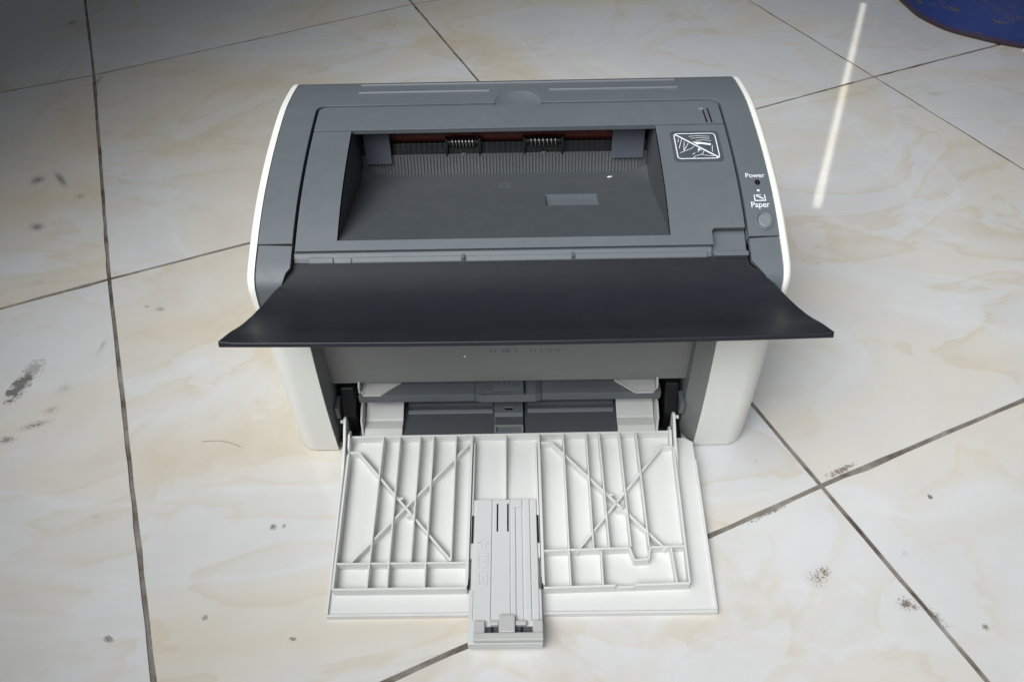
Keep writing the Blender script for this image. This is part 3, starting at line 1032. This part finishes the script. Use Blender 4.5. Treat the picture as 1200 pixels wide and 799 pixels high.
def guide_upper(sgn, xo, xi):
    bm = bmesh.new()
    zf = 0.0515
    poly = [(xo, 0.085), (xo, 0.0535), (xo - sgn * 0.0028, 0.0497), (xo - sgn * 0.0165, 0.0497), (xi, 0.0625), (xi, 0.085)]
    prism_z(bm, poly if sgn < 0 else poly[::-1], zf - 0.001, zf)
    # thin lip along the front edges
    for (a, c2) in zip(poly[1:5], poly[2:6]):
        a, c2 = Vector(a), Vector(c2)
        n = Vector((-(c2 - a).y, (c2 - a).x)).normalized() * 0.0009
        prism_z(bm, [tuple(a), tuple(c2), tuple(c2 + n), tuple(a + n)], zf - 0.0008, zf + 0.0014)
    # outer upright wall
    bmv = [(xo, 0.085), (xo, 0.0530)]
    prism_x(bm, [(0.085, zf), (0.0525, zf), (0.0535, zf + 0.0050), (0.0570, zf + 0.0085), (0.085, zf + 0.0085)], xo, xo + sgn * 0.0016)
    return link('upper_paper_guide', bm, 'guide', PR, bevel=0.0004)
guide_upper(-1, -0.1272, -0.0955)
guide_upper(1, 0.1080, 0.0765)

# lower tray
bm = bmesh.new()
box(bm, -0.1310, 0.1130, 0.0345, 0.185, 0.0104, 0.0180)
LT = link('lower_tray', bm, 'grey_tray', PR, bevel=0.0006)
for x0, x1 in ((-0.0935, -0.0225), (0.0060, 0.0775)):
    bm = bmesh.new()
    box(bm, x0, x1, 0.0565, 0.0605, 0.0180, 0.0196)
    link('pale_bar', bm, 'button', LT, bevel=0.0006)
    bm = bmesh.new()
    box(bm, x0, x1, 0.0640, 0.130, 0.0180, 0.0215)
    link('tray_step', bm, 'grey', LT, bevel=0.0006)
bm = bmesh.new()
prism_x(bm, [(0.0355, 0.0180), (0.0355, 0.0196), (0.0515, 0.0200), (0.0535, 0.0225), (0.130, 0.0240), (0.130, 0.0180)], -0.0214, 0.0022)
LS = link('tray_slider', bm, 'grey', LT, bevel=0.0005)
bm = bmesh.new()
box(bm, -0.0205, 0.0013, 0.0425, 0.0512, 0.0197, 0.0205)
link('slider_recess', bm, 'grey_dark', LS)
bm = bmesh.new()
for a in ((-0.0214, 0.0022, 0.0410, 0.0424), (-0.0214, -0.0200, 0.0356, 0.0409), (0.0008, 0.0022, 0.0356, 0.0409)):
    box(bm, *a, 0.0192, 0.0215)
link('slider_frame', bm, 'emboss', LS, bevel=0.0003)
for y0 in (0.0560, 0.0640):
    bm = bmesh.new()
    box(bm, -0.0128, -0.0066, y0, y0 + 0.0018, 0.0232, 0.0236)
    link('slider_slot', bm, 'black', LS)
    bm = bmesh.new()
    box(bm, -0.0128, -0.0058, y0 + 0.0020, y0 + 0.0027, 0.0232, 0.0242)
    link('slot_lip', bm, 'emboss', LS)
bm = bmesh.new()
box(bm, 0.0024, 0.0034, 0.0356, 0.12, 0.0180, 0.0186)
link('slider_gap', bm, 'black', LT)

def guide_lower(sgn, xo, xi):
    bm = bmesh.new()
    prof = [(0.0345, 0.0190), (0.0400, 0.0215), (0.0480, 0.0212), (0.0495, 0.0222), (0.0700, 0.0320), (0.0900, 0.0330)]
    th = 0.0012
    prism_x(bm, prof + [(y, z - th) for y, z in prof[::-1]], xi, xo)
    # leaning outer wall
    pl = [(0.0350, 0.0190), (0.0420, 0.0290), (0.0530, 0.0330), (0.0680, 0.0345), (0.0900, 0.0345), (0.0900, 0.0185), (0.0350, 0.0180)]
    a = [bm.verts.new((xo, y, z)) for y, z in pl]
    lean = [sgn * 0.10 * (z - 0.018) for y, z in pl]
    for v, l in zip(a, lean):
        v.co.x += l
    c2 = [bm.verts.new((v.co.x + sgn * 0.0017, v.co.y, v.co.z)) for v in a]
    bm.faces.new(a)
    bm.faces.new(c2[::-1])
    for i in range(len(a)):
        bm.faces.new((a[i], a[(i + 1) % len(a)], c2[(i + 1) % len(a)], c2[i]))
    return link('lower_paper_guide', bm, 'guide', PR, bevel=0.0004)
guide_lower(-1, -0.1270, -0.0962)
guide_lower(1, 0.1092, 0.0788)

# ------------------------------------------------------------------ open front cover lying on the floor
def pz(y):
    return 0.0024 + 0.066 * (y + 0.109)
RH = 0.0085
CX0, CX1, CY0, CY1 = -0.1378, 0.1350, -0.1090, 0.0320
bm = bmesh.new()
def cpl(x, y, d):
    return (x, y, pz(y) + d)
outline = [(CX0, CY0), (CX1, CY0), (0.1395, CY1 - 0.002), (0.1330, CY1 + 0.002), (-0.1400, CY1 + 0.002), (-0.1425, CY1 - 0.006)]
prism_z(bm, outline, lambda x, y: max(0.0003, pz(y) - 0.0024), lambda x, y: pz(y))
FC = link('front_cover', bm, 'white', PR, bevel=0.0005)

def rib_between(a, c2, th, h0, h1, name='rib', dz0=0.0, zof=0.0005, mat='white', bev=0.00025):
    """upright rib from a to c2 (x, y); height above the cover plate h0 at a, h1 at c2"""
    a, c2 = Vector(a), Vector(c2)
    n = Vector((-(c2 - a).y, (c2 - a).x)).normalized() * th / 2
    bm = bmesh.new()
    pl = [a + n, a - n, c2 - n, c2 + n]
    bt = [bm.verts.new((p.x, p.y, pz(p.y) - zof)) for p in pl]
    hs = [h0, h0, h1, h1]
    tp = [bm.verts.new((p.x, p.y, pz(p.y) + h)) for p, h in zip(pl, hs)]
    bm.faces.new(bt[::-1])
    bm.faces.new(tp)
    for k in range(4):
        bm.faces.new((bt[k], bt[(k + 1) % 4], tp[(k + 1) % 4], tp[k]))
    return link(name, bm, mat, FC, bevel=bev, seg=1)
TH = 0.0013
# rim lips
rib_between((CX0 + 0.0006, CY0 + 0.0009), (CX1 - 0.0006, CY0 + 0.0009), 0.0016, 0.0022, 0.0022, 'rim')
rib_between((CX0 + 0.0009, CY0 + 0.002), (-0.1417, CY1 - 0.010), 0.0014, 0.0022, 0.0040, 'rim')
rib_between((CX1 - 0.0009, CY0 + 0.002), (0.1385, CY1 - 0.020), 0.0014, 0.0022, 0.0022, 'rim')
# rear wall, box walls and cross bars
rib_between((-0.1385, 0.0335), (0.1215, 0.0347), 0.0016, RH - 0.0006, RH - 0.0006, 'rear_wall')
BY = -0.0925
rib_between((-0.1375, 0.0170), (-0.1340, BY), 0.0017, RH, RH, 'box_wall')
rib_between((0.1215, 0.0200), (0.1170, BY + 0.0020), 0.0015, RH, RH, 'box_wall')
rib_between((-0.1340, BY), (-0.0395, BY), 0.0016, RH, RH, 'box_wall')
rib_between((-0.1342, -0.0735), (-0.0400, -0.0738), 0.0014, RH - 0.0004, RH - 0.0004, 'cross_bar')
# right bottom wall with a notch
for x0, x1, h in ((0.0142, 0.0650, RH), (0.0652, 0.0780, RH - 0.0028), (0.0782, 0.1170, RH)):
    rib_between((x0, BY - 0.0006 + 0.0022 * (x0 - 0.0142) / 0.103), (x1, BY - 0.0006 + 0.0022 * (x1 - 0.0142) / 0.103), 0.0016, h, h, 'box_wall')
# right cross bar with a U-shaped dip
yc = lambda x: -0.0655 + 0.0022 * (x - 0.0152) / 0.102
for pts in (((0.0150, yc(0.0150)), (0.0778, yc(0.0778))), ((0.0778, yc(0.0778)), (0.0800, -0.0730)), ((0.0800, -0.0735), (0.0905, -0.0730)),
            ((0.0905, -0.0730), (0.0925, yc(0.0925))), ((0.0925, yc(0.0925)), (0.1180, yc(0.1180)))):
    rib_between(*pts, 0.0014, RH - 0.0004, RH - 0.0004, 'cross_bar')
# long ribs
for x0, x1, y1 in ((-0.1108, -0.1099, BY), (-0.0975, -0.0958, BY), (-0.0812, -0.0805, -0.0730), (-0.0703, -0.0695, BY), (-0.0521, -0.0516, -0.0730),
                   (0.0341, 0.0336, BY), (0.0527, 0.0515, -0.0650), (0.0631, 0.0630, -0.0648), (0.0793, 0.0786, -0.0645), (0.0929, 0.0918, -0.0642)):
    rib_between((x0, 0.0326 if x0 < 0 else 0.0336), (x1, y1 + 0.0008), TH, RH + 0.0004, RH + 0.0002)
rib_between((-0.0121, 0.0326), (-0.0123, -0.0215), TH, RH + 0.0004, 0.004)
rib_between((0.0569, -0.0665), (0.0563, BY + 0.001), TH, RH - 0.0002, RH - 0.0002)
rib_between((0.1076, -0.0645), (0.1082, BY + 0.002), TH, RH - 0.0002, RH - 0.0002)
# slider channel walls
rib_between((-0.0395, 0.0326), (-0.0397, BY + 0.001), 0.0022, RH + 0.0004, RH + 0.0004, 'channel_wall')
rib_between((-0.0372, 0.0270), (-0.0374, -0.0700), 0.0014, RH - 0.002, RH - 0.002, 'channel_wall')
rib_between((0.0142, 0.0332), (0.0144, BY + 0.001), 0.0022, RH + 0.0004, RH + 0.0004, 'channel_wall')
rib_between((0.0119, 0.0270), (0.0121, -0.0700), 0.0014, RH - 0.002, RH - 0.002, 'channel_wall')
# diagonal braces
HD = RH - 0.0016
def brace(a, c2):
    rib_between(a, c2, 0.0017, HD, HD, 'brace')
brace((-0.1298, 0.0196), (-0.0518, -0.0715))
brace((-0.1252, -0.0735), (-0.0412, 0.0263))
brace((-0.1365, 0.0198), (-0.1298, 0.0196))
brace((0.0244, 0.0266), (0.1040, -0.0650))
brace((0.0395, -0.0660), (0.1125, 0.0215))
brace((0.0158, 0.0267), (0.0244, 0.0266))
brace((0.1125, 0.0215), (0.1212, 0.0214))
# short flats where the braces cross
for a, c2 in (((-0.0966, -0.0216), (-0.0905, -0.0214)), ((-0.0868, -0.0352), (-0.0809, -0.0350)), ((0.0634, -0.0207), (0.0698, -0.0208)), ((0.0712, -0.0328), (0.0788, -0.0329))):
    rib_between(a, c2, 0.0017, HD, HD, 'brace')

# hinge arms standing at the rear corners
for x, sgn in ((-0.1415, -1), (0.1232, 1)):
    bm = bmesh.new()
    prism_x(bm, [(-0.004, 0.0085), (0.012, 0.0165), (0.026, 0.0225), (0.036, 0.0300), (0.0420, 0.0335), (0.0450, 0.0320), (0.0455, 0.0270), (0.0420, 0.0160), (0.0350, 0.0085)], x - 0.0011, x + 0.0011)
    HA = link('hinge_arm', bm, 'white', FC, bevel=0.0005)
    bm = bmesh.new()
    prism_x(bm, [(0.0180, 0.0100), (0.0240, 0.0190), (0.0330, 0.0240), (0.0380, 0.0220), (0.0380, 0.0100)], x - sgn * 0.0030 - 0.0010, x - sgn * 0.0030 + 0.0010)
    link('hinge_arm', bm, 'white', FC, bevel=0.0005)
    bm = bmesh.new()
    tube(bm, [(x, 0.0420, 0.0290), (x + sgn * 0.0040, 0.0420, 0.0290)], 0.0016, 12)
    link('hinge_pin', bm, 'white', FC, smooth=40)
# faint moulded marks near the right rear corner and on the left field
bm = bmesh.new()
for k in range(5):
    box(bm, 0.1040 + k * 0.0022, 0.1050 + k * 0.0022, 0.0235, 0.0260, pz(0.0245) - 0.0002, pz(0.0245) + 0.0004)
for k in range(3):
    box(bm, 0.1062 + k * 0.0026, 0.1076 + k * 0.0026, 0.0190, 0.0215, pz(0.0200) - 0.0002, pz(0.0200) + 0.0004)
link('moulded_mark', bm, 'white', FC)

# ------------------------------------------------------------------ paper stop slider in the cover channel
def sz(y):
    return 0.0112 + 0.020 * (y + 0.132)
bm = bmesh.new()
def zt_s(x, y):
    return sz(y)
SX0, SX1, SY0, SY1 = -0.0376, 0.0128, -0.1318, -0.0228
prism_z(bm, [(SX0, SY0), (SX1, SY0), (SX1, -0.0945), (0.0114, -0.0935), (0.0112, SY1), (-0.0368, SY1), (-0.0368, -0.0935), (SX0, -0.0945)],
        lambda x, y: max(0.0012, sz(y) - 0.0085) if y < -0.1 else sz(y) - 0.003, zt_s)
PS = link('paper_stop_slider', bm, 'slider', PR, bevel=0.0005)
def on_s(x0, x1, y0, y1, h, name, mat, bev=0.0003, sink=0.0004):
    bm = bmesh.new()
    prism_z(bm, [(x0, y0), (x1, y0), (x1, y1), (x0, y1)], lambda x, y: sz(y) - sink, lambda x, y: sz(y) + h)
    return link(name, bm, mat, PS, bevel=bev, seg=1)
# outer rails, raised bands and grooves along the slider
on_s(-0.0376, -0.0348, -0.1160, -0.0945, 0.0006, 'slider_rail', 'slider')
on_s(-0.0342, -0.0226, -0.1165, -0.0232, 0.0009, 'slider_band', 'slider')
on_s(-0.0214, -0.0090, -0.1165, -0.0232, 0.0007, 'slider_band', 'slider')
on_s(-0.0080, -0.0050, -0.1165, -0.0300, 0.0010, 'slider_band', 'slider')
on_s(-0.0042, 0.0000, -0.1165, -0.0300, 0.0006, 'slider_band', 'slider')
on_s(0.0014, 0.0056, -0.1165, -0.0232, 0.0010, 'slider_band', 'slider')
on_s(0.0068, 0.0108, -0.1165, -0.0232, 0.0008, 'slider_band', 'slider')
on_s(-0.0080, 0.0000, -0.0298, -0.0236, 0.0011, 'slider_band', 'slider')
on_s(-0.0190, -0.0178, -0.0500, -0.0270, 0.0009, 'slot', 'black', 0)
on_s(-0.0112, -0.0100, -0.0500, -0.0270, 0.0009, 'slot', 'black', 0)
on_s(-0.0374, -0.0362, -0.0590, -0.0370, 0.0012, 'slot', 'black', 0)
on_s(0.0108, 0.0122, -0.0590, -0.0370, 0.0012, 'slot', 'black', 0)
on_s(-0.0392, -0.0378, -0.0940, -0.0855, 0.0005, 'slot', 'black', 0)
on_s(0.0130, 0.0142, -0.0940, -0.0855, 0.0005, 'slot', 'black', 0)
# moulded arrow and page symbols
bm = bmesh.new()
sl_ = lambda x, y: Vector((x, y, sz(y) + 0.00125))
def ridge(pts, wd=0.0006):
    P = [Vector(p) for p in pts]
    for a, c2 in zip(P, P[1:]):
        n = Vector((-(c2 - a).y, (c2 - a).x)).normalized() * wd / 2
        prism_z(bm, [tuple(a + n), tuple(a - n), tuple(c2 - n), tuple(c2 + n)], lambda x, y: sz(y) + 0.0008, lambda x, y: sz(y) + 0.0013)
mx, my = -0.0285, -0.0600
ridge([(mx - 0.0015, my - 0.0035), (mx - 0.0015, my + 0.0006), (mx - 0.0038, my + 0.0006), (mx, my + 0.0040), (mx + 0.0038, my + 0.0006), (mx + 0.0015, my + 0.0006), (mx + 0.0015, my - 0.0035)])
ridge([(mx - 0.0034, my - 0.0075), (mx + 0.0032, my - 0.0075), (mx + 0.0032, my - 0.0165), (mx + 0.0008, my - 0.0185), (mx - 0.0034, my - 0.0185), (mx - 0.0034, my - 0.0075)])
for q in (0.0100, 0.0120, 0.0140):
    ridge([(mx - 0.0020, my - q), (mx + 0.0018, my - q)])
ridge([(mx - 0.0028, my - 0.0220), (mx + 0.0028, my - 0.0220), (mx + 0.0028, my - 0.0310), (mx - 0.0028, my - 0.0310), (mx - 0.0028, my - 0.0220)])
ridge([(mx, my - 0.0240), (mx, my - 0.0290)])
link('moulded_symbol', bm, 'slider', PS)
# upright stop at the near end
def stop_part(x0, x1, y0, y1, z0, z1):
    bm = bmesh.new()
    box(bm, x0, x1, y0, y1, z0, z1)
    link('stop_wall', bm, 'stop', PS, bevel=0.0008)
stop_part(-0.0338, 0.0130, -0.1316, -0.1262, 0.0113, 0.0168)
stop_part(-0.0338, -0.0262, -0.1261, -0.1172, 0.0113, 0.0150)
stop_part(0.0062, 0.0130, -0.1261, -0.1172, 0.0113, 0.0150)
stop_part(-0.0168, -0.0058, -0.1261, -0.1140, 0.0113, 0.0164)
stop_part(-0.0228, -0.0169, -0.1205, -0.1172, 0.0113, 0.0148)
stop_part(-0.0057, 0.0020, -0.1205, -0.1172, 0.0113, 0.0148)
for x0 in (-0.0222, -0.0022):
    on_s(x0, x0 + 0.0018, -0.1258, -0.1208, 0.0010, 'slot', 'black', 0)
on_s(-0.0258, -0.0170, -0.1259, -0.1206, 0.0006, 'stop_pocket', 'grey_dark', 0)
on_s(-0.0056, 0.0058, -0.1259, -0.1206, 0.0006, 'stop_pocket', 'grey_dark', 0)

# ------------------------------------------------------------------ blue drum at the upper right
bm = bmesh.new()
prof = [(0.1700, 0.0005), (0.1790, 0.0005), (0.1802, 0.0020), (0.1806, 0.0060), (0.1800, 0.0120), (0.1800, 0.0300), (0.1805, 0.200), (0.1825, 0.206), (0.1805, 0.212), (0.1805, 0.400), (0.1830, 0.406), (0.1800, 0.412), (0.1700, 0.412)]
NS = 96
rings = []
for r, z in prof:
    ring = []
    for k in range(NS):
        a = 2 * math.pi * k / NS
        dent = 0.0022 * math.sin(7 * a + 1.1) * math.exp(-z / 0.05) + 0.0006 * math.sin(17 * a) * math.exp(-z / 0.03)
        ring.append(bm.verts.new((0.800 + (r + dent) * math.cos(a), 0.894 + (r + dent) * math.sin(a), z)))
    rings.append(ring)
for A, B in zip(rings, rings[1:]):
    for k in range(NS):
        bm.faces.new((A[k], A[(k + 1) % NS], B[(k + 1) % NS], B[k]))
bm.faces.new(rings[0][::-1])
bm.faces.new(rings[-1])
DR = link('blue_drum', bm, 'blue', smooth=50)
tag(DR, 'scuffed dark blue round drum with brown rusty bottom rim behind the printer', 'drum')

# ------------------------------------------------------------------ small debris
def scrap(name, loc, size, label, cat, mat='scrap', rz=0.0):
    bm = bmesh.new()
    n = 7
    pts = [(size[0] * math.cos(2 * math.pi * k / n) * rnd.uniform(0.6, 1.1), size[1] * math.sin(2 * math.pi * k / n) * rnd.uniform(0.6, 1.1)) for k in range(n)]
    b0 = [bm.verts.new((x, y, 0)) for x, y in pts]
    t0 = [bm.verts.new((x * 0.8, y * 0.8, size[2] * rnd.uniform(0.6, 1.2))) for x, y in pts]
    bm.faces.new(b0[::-1])
    bm.faces.new(t0)
    for k in range(n):
        bm.faces.new((b0[k], b0[(k + 1) % n], t0[(k + 1) % n], t0[k]))
    o = link(name, bm, mat)
    o.location = loc
    o.rotation_euler = (0, 0, rz)
    return tag(o, label, cat)
scrap('paper_scrap', (0.0745, 0.1790, floor_z(0.179) + 0.0004), (0.0026, 0.0007, 0.0005), 'tiny white paper scrap at the back right of the printer outlet floor', 'scrap', rz=0.2)
scrap('plaster_crumb', (0.7385, 0.7215, 0.0), (0.0030, 0.0024, 0.003), 'white crumb on the tile at the foot of the blue drum', 'crumb')
bm = bmesh.new()
pts = []
for k in range(15):
    f = k / 14
    pts.append((-0.268 + 0.034 * f, 0.0450 - 0.006 * f + 0.0032 * math.sin(math.pi * f), 0.0006))
tube(bm, pts, 0.00013, 5)
tag(link('hair', bm, 'hair'), 'single fine dark hair on the tile left of the printer', 'hair')
